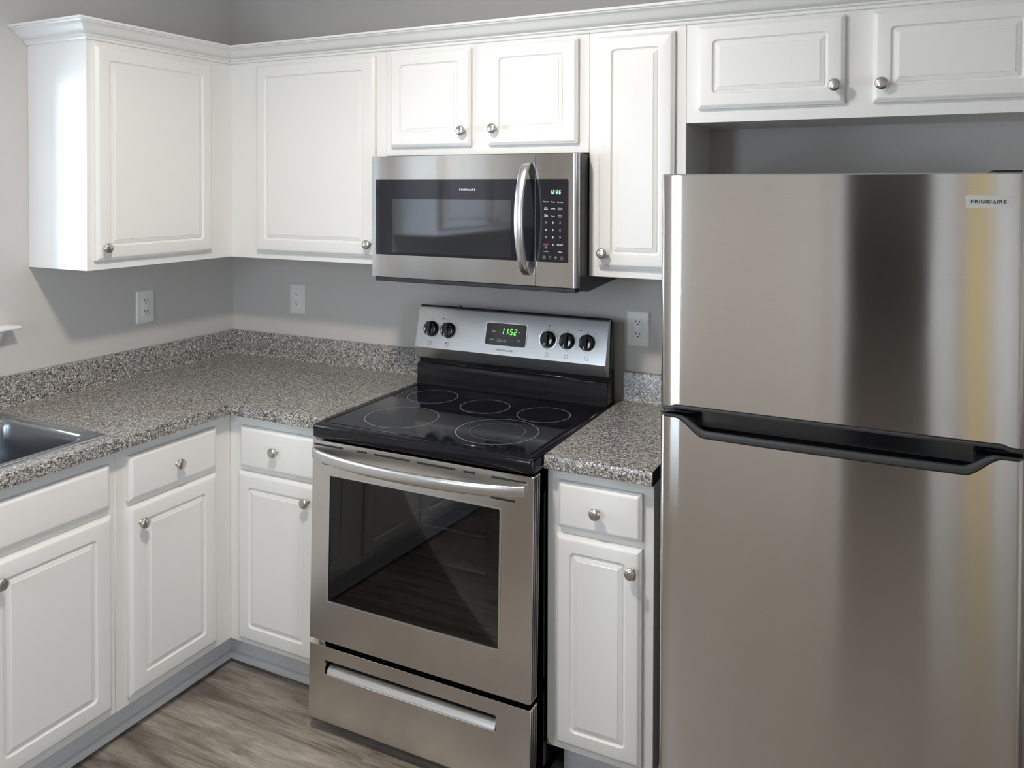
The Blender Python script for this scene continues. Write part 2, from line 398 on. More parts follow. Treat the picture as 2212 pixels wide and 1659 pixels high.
# ------------------------------------------------------------------ the room
def struct(name, mb, mat, parent=None, **k):
    o = mb.build(name, mat, parent, **k)
    if parent is None: o['kind'] = 'structure'
    return o
CZ = 2.72; RX = 4.5; RY = -3.55
struct('floor', MB().box(-0.12, RX + 0.1, RY - 1.6, 0.1, FZ - 0.05, FZ), M['floor'])
struct('ceiling', MB().box(-0.12, RX + 0.1, RY - 1.6, 0.1, CZ, CZ + 0.1), M['ceil'])
struct('wall_back', MB().box(0, RX, 0, 0.1, FZ, CZ), M['wall'])
WY0, WY1, WZ0, WZ1 = -1.93, -1.04, 1.186, 2.06
wl = MB().box(-0.12, 0, RY, WY0, FZ, CZ).box(-0.12, 0, WY1, 0.1, FZ, CZ).box(-0.12, 0, WY0, WY1, FZ, WZ0 - 0.012).box(-0.12, 0, WY0, WY1, WZ1, CZ)
struct('wall_left', wl, M['wall'])
G0, G1, GZ0, GZ1 = -3.15, -2.55, 0.25, 2.10
wrr = MB().box(RX, RX + 0.1, RY, G0, FZ, CZ).box(RX, RX + 0.1, G1, 0.1, FZ, CZ).box(RX, RX + 0.1, G0, G1, FZ, GZ0).box(RX, RX + 0.1, G0, G1, GZ1, CZ)
struct('wall_right', wrr, M['rearwall'])
win3 = empty('fill_window', (RX, (G0 + G1) / 2, GZ0), None, None, kind='structure')  # added out of view to give soft daylight fill low down
fm = MB(); gm = (G0 + G1) / 2
for a, b, c, d in ((G0, G1, GZ0, GZ0 + 0.07), (G0, G1, GZ1 - 0.07, GZ1), (G0, G0 + 0.06, GZ0, GZ1), (G1 - 0.06, G1, GZ0, GZ1), (gm - 0.04, gm + 0.04, GZ0, GZ1)):
    fm.box(RX + 0.03, RX + 0.065, a, b, c, d)
fm.build('window_frame', M['trim'], win3, bevel=0.003)
MB().box(RX + 0.045, RX + 0.049, G0 + 0.04, G1 - 0.04, GZ0 + 0.05, GZ1 - 0.05).build('pane', M['pane'], win3)
# rear wall with a tall dark recess added in place of a mirrored figure, a cased edge and an open tan door beside it
H0, H1, HT = 2.37, 2.80, 2.55
V0, V1, VZ0, VZ1 = 0.90, 1.42, 1.05, 2.15
wr = MB().box(-0.12, V0, RY - 0.1, RY, FZ, CZ).box(V1, H0, RY - 0.1, RY, FZ, CZ).box(V0, V1, RY - 0.1, RY, FZ, VZ0).box(V0, V1, RY - 0.1, RY, VZ1, CZ).box(H1, RX + 0.1, RY - 0.1, RY, FZ, CZ).box(H0, H1, RY - 0.1, RY, HT, CZ)
struct('wall_rear', wr, M['rearwall'])
struct('floor_figure_recess', MB().box(H0, H1, RY - 1.5, RY - 0.1, FZ, FZ + 0.004), M['dark'])
hl = MB().box(H0 - 0.1, H0, RY - 1.5, RY - 0.1, FZ, CZ).box(H1, H1 + 0.1, RY - 1.5, RY - 0.1, FZ, CZ).box(H0 - 0.1, H1 + 0.1, RY - 1.6, RY - 1.5, FZ, CZ).box(H0, H1, RY - 1.5, RY - 0.1, HT + 0.1, HT + 0.2)
struct('wall_figure_recess', hl, M['dark'])  # added recess: gives the refrigerator door the dark band of a standing person
struct('trim_1', MB().box(H1, H1 + 0.16, RY, RY + 0.018, FZ, HT + 0.07).box(H0 - 0.05, H0, RY, RY + 0.018, FZ, HT + 0.07), M['trim'])
struct('door_1', MB().box(H1 + 0.16, H1 + 0.26, RY + 0.001, RY + 0.04, FZ + 0.01, HT), M['tan'])

win = empty('window_1', (0, (WY0 + WY1) / 2, WZ0), None, None, kind='structure')
fm = MB()
for a, b, c, d in ((WY0, WY1, WZ0, WZ0 + 0.035), (WY0, WY1, WZ1 - 0.035, WZ1), (WY0, WY0 + 0.035, WZ0, WZ1), (WY1 - 0.035, WY1, WZ0, WZ1), (WY0, WY1, 1.60, 1.635)):
    fm.box(-0.085, -0.05, a, b, c, d)
fm.build('window_frame', M['trim'], win, bevel=0.003)
MB().box(-0.070, -0.066, WY0 + 0.03, WY1 - 0.03, WZ0 + 0.03, WZ1 - 0.03).build('pane', M['pane'], win)
MB().box(-0.085, 0.066, WY0 - 0.057, WY1 + 0.057, WZ0 - 0.012, WZ0).build('window_sill', M['trim'], win, bevel=0.004)
ap = MB(); yA = WY1 + 0.02
ap.prism([(WY0 - 0.02, WZ0 - 0.012), (yA + 0.012, WZ0 - 0.012), (yA - 0.018, WZ0 - 0.075), (WY0 + 0.01, WZ0 - 0.075)], lambda p, t: (t, p[0], p[1]), 0.0005, 0.018)
ap.build('apron', M['trim'], win, bevel=0.002)

win2 = empty('window_2', ((V0 + V1) / 2, RY, VZ0), None, None, kind='structure')
fm = MB()
for a, b, c, d in ((V0, V1, VZ0, VZ0 + 0.04), (V0, V1, VZ1 - 0.04, VZ1), (V0, V0 + 0.04, VZ0, VZ1), (V1 - 0.04, V1, VZ0, VZ1), (V0, V1, 1.43, 1.47)):
    fm.box(a, b, RY - 0.075, RY - 0.04, c, d)
fm.build('window_frame', M['trim'], win2, bevel=0.003)
MB().box(V0 + 0.03, V1 - 0.03, RY - 0.060, RY - 0.056, VZ0 + 0.03, VZ1 - 0.03).build('pane', M['pane'], win2)

# ------------------------------------------------------------------ ceiling lights
def ceiling_light(loc, mat, label, drop=0.06):
    root = empty('ceiling_light', (loc[0], loc[1], CZ), label, 'ceiling light')
    z = loc[2]
    MB().lathe([(0.10, CZ), (0.10, CZ - 0.012), (0.02, CZ - 0.03), (0.02, z + 0.075), (0.15, z + 0.070), (0.15, z + 0.064)], (loc[0], loc[1], 0), (0, 0, 1)).build('canopy', M['nickel'], root, smooth=40)
    MB().lathe([(0.150, z + 0.066), (0.150, z + 0.0), (0.144, z - 0.004), (0.088, z - 0.004), (0.088, z + 0.004)], (loc[0], loc[1], 0), (0, 0, 1), cap0=False, cap1=False).build('shade_ring', M['nickel'], root, smooth=40)
    MB().lathe([(0.0875, z + 0.003), (0.0875, z - 0.001), (0.084, z - 0.003)], (loc[0], loc[1], 0), (0, 0, 1), n=48).build('diffuser', mat, root, smooth=30)
ceiling_light((1.55, -1.53, 2.57), M['globe'], 'round flat-bottomed ceiling light hanging over the kitchen floor')

# ------------------------------------------------------------------ wall cabinets
XM = 1.044; XP = 1.811; XS = 2.117; ZOV = 1.8386; ZMT = 1.757
BU = BACK(-D); LU = LEFT(D)
cabinet('wall_cabinet', 'white single-door wall cabinet on the left wall with its end panel lit by the window', 'wall cabinet',
        (0.0005, D, YL, -D, ZU, ZT), [(LU, -0.896, -0.412, 1.403, 2.112, (-0.870, 1.445), 0.046)], group='white wall cabinets')
cabinet('wall_cabinet', 'white single-door wall cabinet in the corner left of the microwave', 'wall cabinet',
        (0.0005, XM, -D + 0.0003, -0.0005, ZU, ZT), [(BU, 0.447, 1.003, 1.400, 2.112, (0.985, 1.445), 0.046)], group='white wall cabinets')
cabinet('wall_cabinet', 'short white two-door wall cabinet directly above the microwave', 'wall cabinet',
        (XM + 0.0005, XP, -D + 0.0003, -0.0005, ZMT, ZT), [(BU, 1.071, 1.393, 1.787, 2.114, (1.369, 1.836), 0.042), (BU, 1.459, 1.777, 1.787, 2.114, (1.487, 1.840), 0.042)], group='white wall cabinets')
cabinet('wall_cabinet', 'tall narrow white wall cabinet between the microwave and the refrigerator', 'wall cabinet',
        (XP + 0.0005, XS, -D + 0.0003, -0.0005, ZU, ZT), [(BU, 1.846, 2.085, 1.403, 2.112, (1.868, 1.447), 0.042)], group='white wall cabinets')
cabinet('wall_cabinet', 'short wide white two-door wall cabinet above the refrigerator', 'wall cabinet',
        (XS + 0.0005, 3.03, -D + 0.0003, -0.0005, ZOV, ZT), [(BU, 2.154, 2.553, 1.877, 2.117, (2.529, 1.926), 0.042), (BU, 2.623, 3.010, 1.877, 2.117, (2.645, 1.924), 0.042)], group='white wall cabinets')
# its twin beyond the window, which the microwave door mirrors
Y2 = -1.985
cabinet('wall_cabinet', 'white wall cabinet beyond the window, mirrored in the microwave door', 'wall cabinet',
        (0.0005, D, Y2 - 1.35, Y2, ZU, ZT), [(LU, Y2 - 0.60, Y2 - 0.03, 1.403, 2.112, (Y2 - 0.575, 1.445), 0.046), (LU, Y2 - 1.29, Y2 - 0.65, 1.403, 2.112, (Y2 - 0.675, 1.445), 0.046)], group='white wall cabinets')

# crown moulding: profile swept along the tops of the cabinets
def sweep(path, prof, mb, m=None):
    """path of 2-D points walked with the room on the right-hand side; prof = (out, z)"""
    P = [Vector(p) for p in path]; n = len(P); loops = []
    for i, p in enumerate(P):
        d0 = (P[i] - P[i - 1]).normalized() if i else (P[1] - P[0]).normalized()
        d1 = (P[i + 1] - P[i]).normalized() if i < n - 1 else d0
        n0 = Vector((d0.y, -d0.x)); n1 = Vector((d1.y, -d1.x)); b = (n0 + n1).normalized(); k = 1 / max(b.dot(n0), 0.2)
        loops.append([(p.x + b.x * k * o, p.y + b.y * k * o, z) for o, z in prof])
    mb.rings(loops, m)
CR = [(0.0005, ZT - 0.008), (0.0055, ZT - 0.008), (0.008, ZT - 0.004), (0.008, ZT), (0.0115, ZT + 0.001), (0.014, ZT + 0.004), (0.0135, ZT + 0.008), (0.018, ZT + 0.0085), (0.0215, ZT + 0.011),
      (0.025, ZT + 0.012), (0.030, ZT + 0.015), (0.036, ZT + 0.0205), (0.043, ZT + 0.029), (0.051, ZT + 0.036), (0.058, ZT + 0.039), (0.060, ZT + 0.0425), (0.066, ZT + 0.044), (0.067, ZT + 0.051), (0.0005, ZT + 0.051)]
mb = MB(); sweep([(0.0008, YL), (D, YL), (D, -D), (3.03, -D)], CR, mb)
tag(mb.build('crown_molding', M['white'], smooth=35), 'white crown molding running along the tops of the wall cabinets', 'molding')

# ------------------------------------------------------------------ base cabinets
CB = 0.61; ZB = 0.088; ZC = 0.8755; KX = 0.545
LB = LEFT(CB); BB = BACK(-CB)
cabinet('base_cabinet', 'white base cabinet with one drawer over one door, left of the inside corner', 'base cabinet',
        (0.03, CB, -1.055, -0.03, ZB, ZC), [(LB, -1.017, -0.684, 0.117, 0.688, (-0.981, 0.634), 0.050)], [(LB, -1.017, -0.684, 0.706, 0.842, (-0.848, 0.771))],
        kick=(0.04, KX, -1.0549, -0.04, FZ, ZB - 0.0005), group='white base cabinets')
cabinet('base_cabinet', 'white sink base cabinet with a false drawer front, under the steel sink', 'base cabinet',
        (0.03, CB, -1.97, -1.0555, ZB, 0.70), [(LB, -1.442, -1.076, 0.117, 0.688, (-1.405, 0.635), 0.050), (LB, -1.93, -1.56, 0.117, 0.688, (-1.60, 0.635), 0.050)],
        [(LB, -1.93, -1.081, 0.711, 0.838, None)], kick=(0.04, KX, -1.97, -1.0556, FZ, ZB - 0.0005), group='white base cabinets')
# the face rail above the sink cabinet's box
for o in [x for x in COL.objects if x.name.startswith('base_cabinet') and 'sink' in x.get('label', '')]:
    MB().box(CB - 0.02, CB, -1.97, -1.0555, 0.6995, ZC).build('face_rail', M['white'], o)
cabinet('base_cabinet', 'white base cabinet with one drawer over one door, between the corner and the stove', 'base cabinet',
        (CB + 0.0005, 1.045, -CB, -0.03, ZB, ZC), [(BB, 0.663, 0.999, 0.110, 0.684, (0.969, 0.631), 0.048)], [(BB, 0.672, 0.999, 0.699, 0.838, (0.836, 0.775))],
        kick=(KX + 0.0005, 1.045, -KX, -0.04, FZ, ZB - 0.0005), group='white base cabinets')
rb = cabinet('base_cabinet', 'narrow white base cabinet with chipped lower corner, between the stove and the refrigerator', 'base cabinet',
        (1.811, XS, -CB, -0.03, ZB, ZC), [(BB, 1.843, 2.088, 0.113, 0.694, (2.065, 0.637), 0.042)], [(BB, 1.848, 2.088, 0.714, 0.841, (1.9655, 0.776))],
        kick=(1.835, XS, -KX, -0.04, FZ, ZB - 0.0005), group='white base cabinets')
MB().prism([(1.8107, ZB - 0.0003), (1.8225, ZB - 0.0003), (1.8200, ZB + 0.004), (1.8165, ZB + 0.006), (1.8150, ZB + 0.015), (1.8107, ZB + 0.017)],
           lambda p, t: (p[0], t, p[1]), -CB - 0.0006, -CB + 0.01).build('chipped_corner', M['rawwood'], rb)
cabinet('base_cabinet', 'white base cabinet with two doors at the far end of the left counter', 'base cabinet',
        (0.03, CB, -3.0, -1.9705, ZB, ZC), [(LB, -2.47, -2.00, 0.117, 0.688, (-2.44, 0.63), 0.05), (LB, -2.97, -2.50, 0.117, 0.688, (-2.53, 0.63), 0.05)],
        [(LB, -2.47, -2.00, 0.706, 0.842, (-2.235, 0.771)), (LB, -2.97, -2.50, 0.706, 0.842, (-2.735, 0.771))], kick=(0.04, KX, -3.0, -1.9706, FZ, ZB - 0.0005), group='white base cabinets')
# shoe moulding along the toe kicks
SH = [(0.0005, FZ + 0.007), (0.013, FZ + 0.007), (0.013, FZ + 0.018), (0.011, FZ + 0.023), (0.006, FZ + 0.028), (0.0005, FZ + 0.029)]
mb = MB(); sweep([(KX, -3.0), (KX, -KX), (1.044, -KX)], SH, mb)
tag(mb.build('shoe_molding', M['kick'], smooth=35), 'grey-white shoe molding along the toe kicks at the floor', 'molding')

# ------------------------------------------------------------------ countertops
CX = 0.648; CT = 0.914; CU = 0.876
EDGE = [(0, CU), (0.0378, CU), (0.0398, CU + 0.002), (0.040, CU + 0.004), (0.040, CT - 0.005), (0.0385, CT - 0.0015), (0.035, CT), (0, CT)]
SP = [(0, CT - 0.002), (0.036, CT - 0.002), (0.036, CT), (0.026, CT + 0.0015), (0.021, CT + 0.005), (0.0195, CT + 0.012), (0.0195, 1.012), (0.018, 1.0155), (0.015, 1.016), (0, 1.016)]
SINK = (0.071, 0.597, -1.905, -1.062)
root = empty('countertop', (0.3, -0.7, CU), 'speckled grey laminate L-shaped countertop with backsplash around the corner and sink', 'countertop', 'laminate countertops')
mb = MB(); e = CX - 0.04
sx0, sx1, sy0, sy1 = SINK[0] + 0.014, SINK[1] - 0.014, SINK[2] + 0.014, SINK[3] - 0.014
mb.box(0.0005, e, -3.0, sy0, CU, CT).box(0.0005, e, sy1, -0.0005, CU, CT).box(0.0005, sx0, sy0, sy1, CU, CT).box(sx1, e, sy0, sy1, CU, CT)
mb.box(e, 1.046, -e, -0.0005, CU, CT)
sweep([(e, -3.0), (e, -e), (1.046, -e)], EDGE, mb)
mb.build('slab', M['lam'], root, smooth=35, recalc=True)
mb = MB(); sweep([(0.0005, -3.0), (0.0005, -0.0005), (1.046, -0.0005)], SP, mb); mb.build('backsplash', M['lam'], root, smooth=35)
root = empty('countertop', (1.97, -0.32, CU), 'short speckled laminate countertop with black raw end between the stove and the refrigerator', 'countertop', 'laminate countertops')
mb = MB(); mb.box(1.8165, 2.1235, -e, -0.0005, CU, CT); sweep([(1.8165, -e), (2.1235, -e)], EDGE, mb); mb.build('slab', M['lam'], root, smooth=35)
mb = MB(); sweep([(1.830, -0.0005), (2.1235, -0.0005)], SP, mb); mb.build('backsplash', M['lam'], root, smooth=35)
mb = MB(); mb.box(2.1236, 2.1245, -CX + 0.0005, -0.001, CU, CT - 0.0005); mb.build('end_cap', M['cap'], root)

# ------------------------------------------------------------------ sink
root = empty('kitchen_sink', ((SINK[0] + SINK[1]) / 2, (SINK[2] + SINK[3]) / 2, 0.72), 'stainless steel drop-in sink set into the left countertop', 'sink')
x0, x1, y0, y1 = SINK; ym = (y0 + y1) / 2
T = CT + 0.0003
mb = MB()
bx0, bx1 = x0 + 0.058, x1 - 0.032
bowls = [(ym + 0.014, y1 - 0.036), (y0 + 0.036, ym - 0.014)]
# raised rim ring
mb.rings([[(u, v, w) for u, v in rrect(x0 + i, x1 - i, y0 + i, y1 - i, r)] for i, w, r in
          [(0, T, 0.012), (0.002, T + 0.0035, 0.012), (0.006, T + 0.005, 0.012), (0.011, T + 0.005, 0.011), (0.015, T + 0.0025, 0.010), (0.018, T + 0.002, 0.01)]], cap0=False, cap1=False)
mb.build('rim', M['steel_sink'], root, smooth=50)
mb = MB(); n = 10
def plate(mb, outer, inner, z):
    """flat sheet between a rectangle and a rounded hole"""
    o = rrect(*outer, 1e-4, n); i = rrect(*inner, 0.055, n)
    k = len(o); mb.add([(p[0], p[1], z) for p in o] + [(p[0], p[1], z) for p in i], [(a, (a + 1) % k, k + (a + 1) % k, k + a) for a in range(k)])
plate(mb, (x0 + 0.018, x1 - 0.018, ym, y1 - 0.018), (bx0, bx1, *bowls[0]), T + 0.002)
plate(mb, (x0 + 0.018, x1 - 0.018, y0 + 0.018, ym), (bx0, bx1, *bowls[1]), T + 0.002)
mb.build('deck', M['steel_sink'], root, smooth=50)
for b0, b1 in bowls:
    mb = MB()
    mb.rings([[(u, v, w) for u, v in rrect(bx0 + i, bx1 - i, b0 + i, b1 - i, r, n)] for i, w, r in
              [(0, T + 0.002, 0.055), (0.003, T + 0.0005, 0.053), (0.006, T - 0.005, 0.05), (0.009, T - 0.02, 0.048), (0.018, 0.80, 0.045), (0.022, 0.755, 0.045), (0.032, 0.738, 0.05), (0.06, 0.730, 0.05)]], cap0=False)
    bo = mb.build('bowl', M['steel_sink'], root, smooth=50)
    MB().lathe([(0.040, 0.7305), (0.040, 0.733), (0.034, 0.734), (0.030, 0.731)], ((bx0 + bx1) / 2, (b0 + b1) / 2, 0), (0, 0, 1)).build('drain', M['chrome'], bo, smooth=40)

# ------------------------------------------------------------------ outlets
def outlet(fr, u0, u1, v0, v1, gfci, label):
    uc, vc = (u0 + u1) / 2, (v0 + v1) / 2
    root = empty('wall_outlet', fr(uc, v0, 0.0005), label, 'outlet', 'outlets above the counter')
    mb = MB(); mb.rings([[fr(u, v, w) for u, v in rrect(u0 + i, u1 - i, v0 + i, v1 - i, r)] for i, w, r in [(0, 0.0005, 0.003), (0, 0.003, 0.003), (0.003, 0.0062, 0.003), (0.005, 0.0066, 0.003)]])
    pl_ = mb.build('plate', M['plate'], root, smooth=40)
    rc = MB()
    if gfci:
        rc.rings([[fr(u, v, w) for u, v in rrect(uc - 0.0165 + i, uc + 0.0165 - i, vc - 0.0335 + i, vc + 0.0335 - i, 0.001)] for i, w in [(0, 0.006), (0, 0.0078), (0.0008, 0.0084)]])
        r = rc.build('receptacle', M['recept'], root, smooth=40)
        bt = MB()
        for s in (-1, 1):
            bt.rings([[fr(u, v, w) for u, v in rrect(uc - 0.0075, uc + 0.0075, vc + s * 0.0048 - 0.0036, vc + s * 0.0048 + 0.0036, 0.0006)] for w in (0.0084, 0.0094)])
        bt.build('test_button', M['recept'], r, smooth=40)
        cs = (vc + 0.0215, vc - 0.0205)
    else:
        for s in (-1, 1):
            rc.rings([[fr(uc + i * (1 - a) , v, w) if False else fr(u, v, w) for u, v in rrect(uc - 0.0165 + i, uc + 0.0165 - i, vc + s * 0.0195 - 0.0145 + i, vc + s * 0.0195 + 0.0145 - i, 0.0115 - i)] for a, (i, w) in enumerate([(0, 0.006), (0, 0.0080), (0.001, 0.0086)])])
        r = rc.build('receptacle', M['recept'], root, smooth=40)
        cs = (vc + 0.0195, vc - 0.0195)
        MB().lathe([(0.003, 0.006), (0.003, 0.0075), (0.0015, 0.008)], fr(uc, vc, 0), fr.w).build('screw', M['plate'], root, smooth=40)
    for c in cs:
        for du, hh in ((-0.0062, 0.0075), (0.0062, 0.0062)):
            sl = MB(); sl.prism([(uc + du - 0.0012, c + 0.001), (uc + du + 0.0012, c + 0.001), (uc + du + 0.0012, c + 0.001 + hh), (uc + du - 0.0012, c + 0.001 + hh)], lambda p, t: fr(p[0], p[1], t), 0.0080, 0.00885); sl.build('pin_slot', M['slot'], r)
        sl = MB(); sl.lathe([(0.0024, 0.0080), (0.0024, 0.00885)], fr(uc, c - 0.0048, 0), fr.w, n=12); sl.build('pin_slot', M['slot'], r)
LW, BW = LEFT(0), BACK(0)
outlet(LW, -0.499, -0.418, 1.111, 1.239, True, 'white outlet with test buttons on the left wall, under the corner wall cabinet')
outlet(BW, 0.329, 0.411, 1.110, 1.2345, False, 'plain white double outlet with two round-sided sockets, on the back wall left of the stove')
outlet(BW, 1.836, 1.916, 1.104, 1.225, True, 'white outlet with test buttons on the back wall between the stove and the refrigerator')

# ------------------------------------------------------------------ stove
RX0, RX1 = 1.052, 1.812
root = empty('electric_stove', (1.43, -0.4, FZ), 'stainless and black electric stove with glass cooktop, between the white base cabinets', 'stove')
sh = lambda v: (v[0], v[1] - max(0.0, 0.866 - v[2]) * 0.0275, v[2])      # the front leans slightly forward at the foot
mb = MB(); bx, by = RX0 + 0.004, RX1 - 0.006
mb.box(bx, bx + 0.018, -0.655, -0.05, 0.0, 0.878).box(by - 0.018, by, -0.655, -0.05, 0.0, 0.878)
mb.box(bx, by, -0.07, -0.05, 0.0, 0.878).box(bx, by, -0.655, -0.05, 0.0, 0.03)
mb.box(bx, by, -0.655, -0.05, 0.80, 0.877).box(bx, by, -0.655, -0.05, 0.24, 0.28)
mb.box(bx, bx + 0.07, -0.655, -0.625, 0.02, 0.878).box(by - 0.07, by, -0.655, -0.625, 0.02, 0.878)
mb.build('body', M['black'], root)
mb = MB()   # oven cavity: an open box
cx0, cx1, cy0, cz0, cz1 = bx + 0.07, by - 0.07, -0.20, 0.29, 0.79
cyf = -0.65
mb.box(cx0 - 0.006, cx0, cyf, cy0, cz0, cz1).box(cx1, cx1 + 0.006, cyf, cy0, cz0, cz1).box(cx0, cx1, cy0, cy0 + 0.006, cz0, cz1)
mb.box(cx0, cx1, cyf, cy0, cz0 - 0.006, cz0).box(cx0, cx1, cyf, cy0, cz1, cz1 + 0.006)
for zz in (0.42, 0.525, 0.63):
    mb.box(cx0, cx0 + 0.012, cyf, cy0, zz - 0.012, zz - 0.006).box(cx1 - 0.012, cx1, cyf, cy0, zz - 0.012, zz - 0.006)
mb.build('oven_cavity', M['cavity'], root, bevel=0.002)
for zz in (0.532, 0.637):
    mb = MB(); mb.tube([(cx0 + 0.01, -0.62, zz), (cx1 - 0.01, -0.62, zz)], 0.0032); mb.tube([(cx0 + 0.01, -0.24, zz), (cx1 - 0.01, -0.24, zz)], 0.003)
    for k in range(13):
        xx = cx0 + 0.03 + k * (cx1 - cx0 - 0.06) / 12; mb.tube([(xx, -0.626, zz + 0.003), (xx, -0.24, zz + 0.003)], 0.0013, n=5)
    mb.build('oven_rack', M['chrome'], root, smooth=60)
# door: a frame around the window
d = MB()
def frame_ring(mb, fr, out, inn, w0, w1, m=None, ri=0.004, ro=0.003):
    a = rrect(*out, ro); b = rrect(*inn, ri); k = len(a)
    L = [[fr(u, v, w0) for u, v in a], [fr(u, v, w1) for u, v in a], [fr(u, v, w1) for u, v in b], [fr(u, v, w0) for u, v in b]]
    vs = [p for l in L for p in l]; fs = []
    for q in range(4):
        for i in range(k):
            j = (i + 1) % k; q2 = (q + 1) % 4; fs.append((q * k + i, q * k + j, q2 * k + j, q2 * k + i))
    mb.add(vs, fs, m)
RF = BACK(-0.655)
OW = (1.121, 1.710, 0.382, 0.765)
frame_ring(d, RF, (RX0, RX1 - 0.003, 0.256, 0.867), OW, 0.001, 0.045); d.map(sh)
door = d.build('oven_door', M['steel'], root, bevel=0.0012, seg=1)
mb = MB(); frame_ring(mb, RF, (OW[0] - 0.004, OW[1] + 0.004, OW[2] - 0.004, OW[3] + 0.004), (OW[0] + 0.001, OW[1] - 0.001, OW[2] + 0.001, OW[3] - 0.001), 0.0452, 0.0468); mb.map(sh)
mb.build('window_trim', M['steel_h'], door)
mb = MB(); frame_ring(mb, RF, (OW[0] + 0.0005, OW[1] - 0.0005, OW[2] + 0.0005, OW[3] - 0.0005), (OW[0] + 0.05, OW[1] - 0.048, OW[2] + 0.04, OW[3] - 0.028), 0.036, 0.0428); mb.map(sh)
mb.build('window_border', M['glass'], door)
mb = MB(); mb.rings([[RF(u, v, w) for u, v in rrect(OW[0] + 0.0005, OW[1] - 0.0005, OW[2] + 0.0005, OW[3] - 0.0005, 0.003)] for w in (0.0432, 0.0442)]); mb.map(sh)
mb.build('window_pane', M['ovglass'], door)
# edge bands of the door, seen on its right side
mb = MB()
for w0_, w1_ in ((0.006, 0.013), (0.019, 0.026), (0.032, 0.037)):
    mb.prism([(RX1 - 0.0035, 0.262), (RX1 - 0.0022, 0.262), (RX1 - 0.0022, 0.862), (RX1 - 0.0035, 0.862)], lambda p, t: RF(p[0], p[1], t), w0_, w1_)
mb.map(sh); mb.build('edge_groove', M['blackm'], door)
mb = MB()
for a, b, z in ((1.058, 1.168, 0.853), (1.220, 1.258, 0.8525), (1.285, 1.411, 0.852), (1.438, 1.564, 0.851), (1.592, 1.629, 0.850), (1.681, 1.788, 0.849), (1.091, 1.165, 0.797), (1.680, 1.755, 0.793)):
    mb.prism([(a, z - 0.0028), (b, z - 0.0028), (b, z + 0.0028), (a, z + 0.0028)], lambda p, t: RF(p[0], p[1], t), 0.044, 0.0457)
mb.map(sh); mb.build('vent_slot', M['slot'], door)
# handle: a bowed bar whose ends run into the door
mb = MB(); n = 36; loops = []
for i in range(n + 1):
    t = i / n; x = RX0 + 0.006 + t * (RX1 - RX0 - 0.030); bow = 0.058 * (1 - (2 * t - 1) ** 2) ** 0.8 + 0.004
    zc = 0.8265; h = 0.0165
    pr = [(-1, 0.0), (-0.98, 0.55), (-0.8, 0.86), (-0.4, 0.99), (0, 1.02), (0.4, 0.99), (0.8, 0.86), (0.98, 0.55), (1, 0.0), (0.9, -0.25), (0, -0.35), (-0.9, -0.25)]
    loops.append([(x, -0.700 - bow - 0.010 * b + (0.0), zc + h * a + 0.004 * 0) for a, b in pr])
mb.rings(loops); mb.build('handle', M['steel_h'], door, smooth=50)
# storage drawer with its recessed pull
DZ0, DZ1 = 0.012, 0.240
mb = MB(); SLT = (1.112, 1.704, 0.156, 0.199)
frame_ring(mb, RF, (RX0, RX1 - 0.003, DZ0, DZ1), SLT, 0.001, 0.0445, ri=0.003); mb.map(sh)
dr = mb.build('storage_drawer', M['steel'], root, bevel=0.0012, seg=1)
mb = MB(); mb.prism([(0.0425, SLT[2] + 0.0003), (0.038, SLT[2] + 0.012), (0.026, SLT[2] + 0.021), (0.018, SLT[2] + 0.022), (0.016, SLT[2] + 0.0003)], lambda p, t: RF(t, p[1], p[0]), SLT[0] + 0.006, SLT[1] - 0.004)
mb.map(sh); mb.build('recessed_pull', M['steel_h'], dr, smooth=40)
mb = MB(); mb.box(SLT[0] - 0.003, SLT[1] + 0.003, -0.668, -0.661, SLT[2] - 0.003, SLT[3] + 0.003); mb.build('recess_back', M['blackm'], dr)
mb = MB()
for w0_, w1_ in ((0.006, 0.013), (0.019, 0.026), (0.032, 0.037)):
    mb.prism([(RX1 - 0.0035, DZ0 + .006), (RX1 - 0.0022, DZ0 + .006), (RX1 - 0.0022, DZ1 - .006), (RX1 - 0.0035, DZ1 - .006)], lambda p, t: RF(p[0], p[1], t), w0_, w1_)
mb.map(sh); mb.build('edge_groove', M['blackm'], dr)
MB().box(bx + 0.01, by - 0.01, -0.60, -0.10, FZ + 0.006, 0.0).build('base_skirt', M['blackm'], root)
for lx in (RX0 + 0.045, RX1 - 0.05):
    for ly in (-0.635, -0.09):
        MB().lathe([(0.018, FZ), (0.018, FZ + 0.008), (0.010, FZ + 0.012), (0.010, 0.002)], (lx, ly, 0), (0, 0, 1)).build('leg', M['blackm'], root, smooth=40)
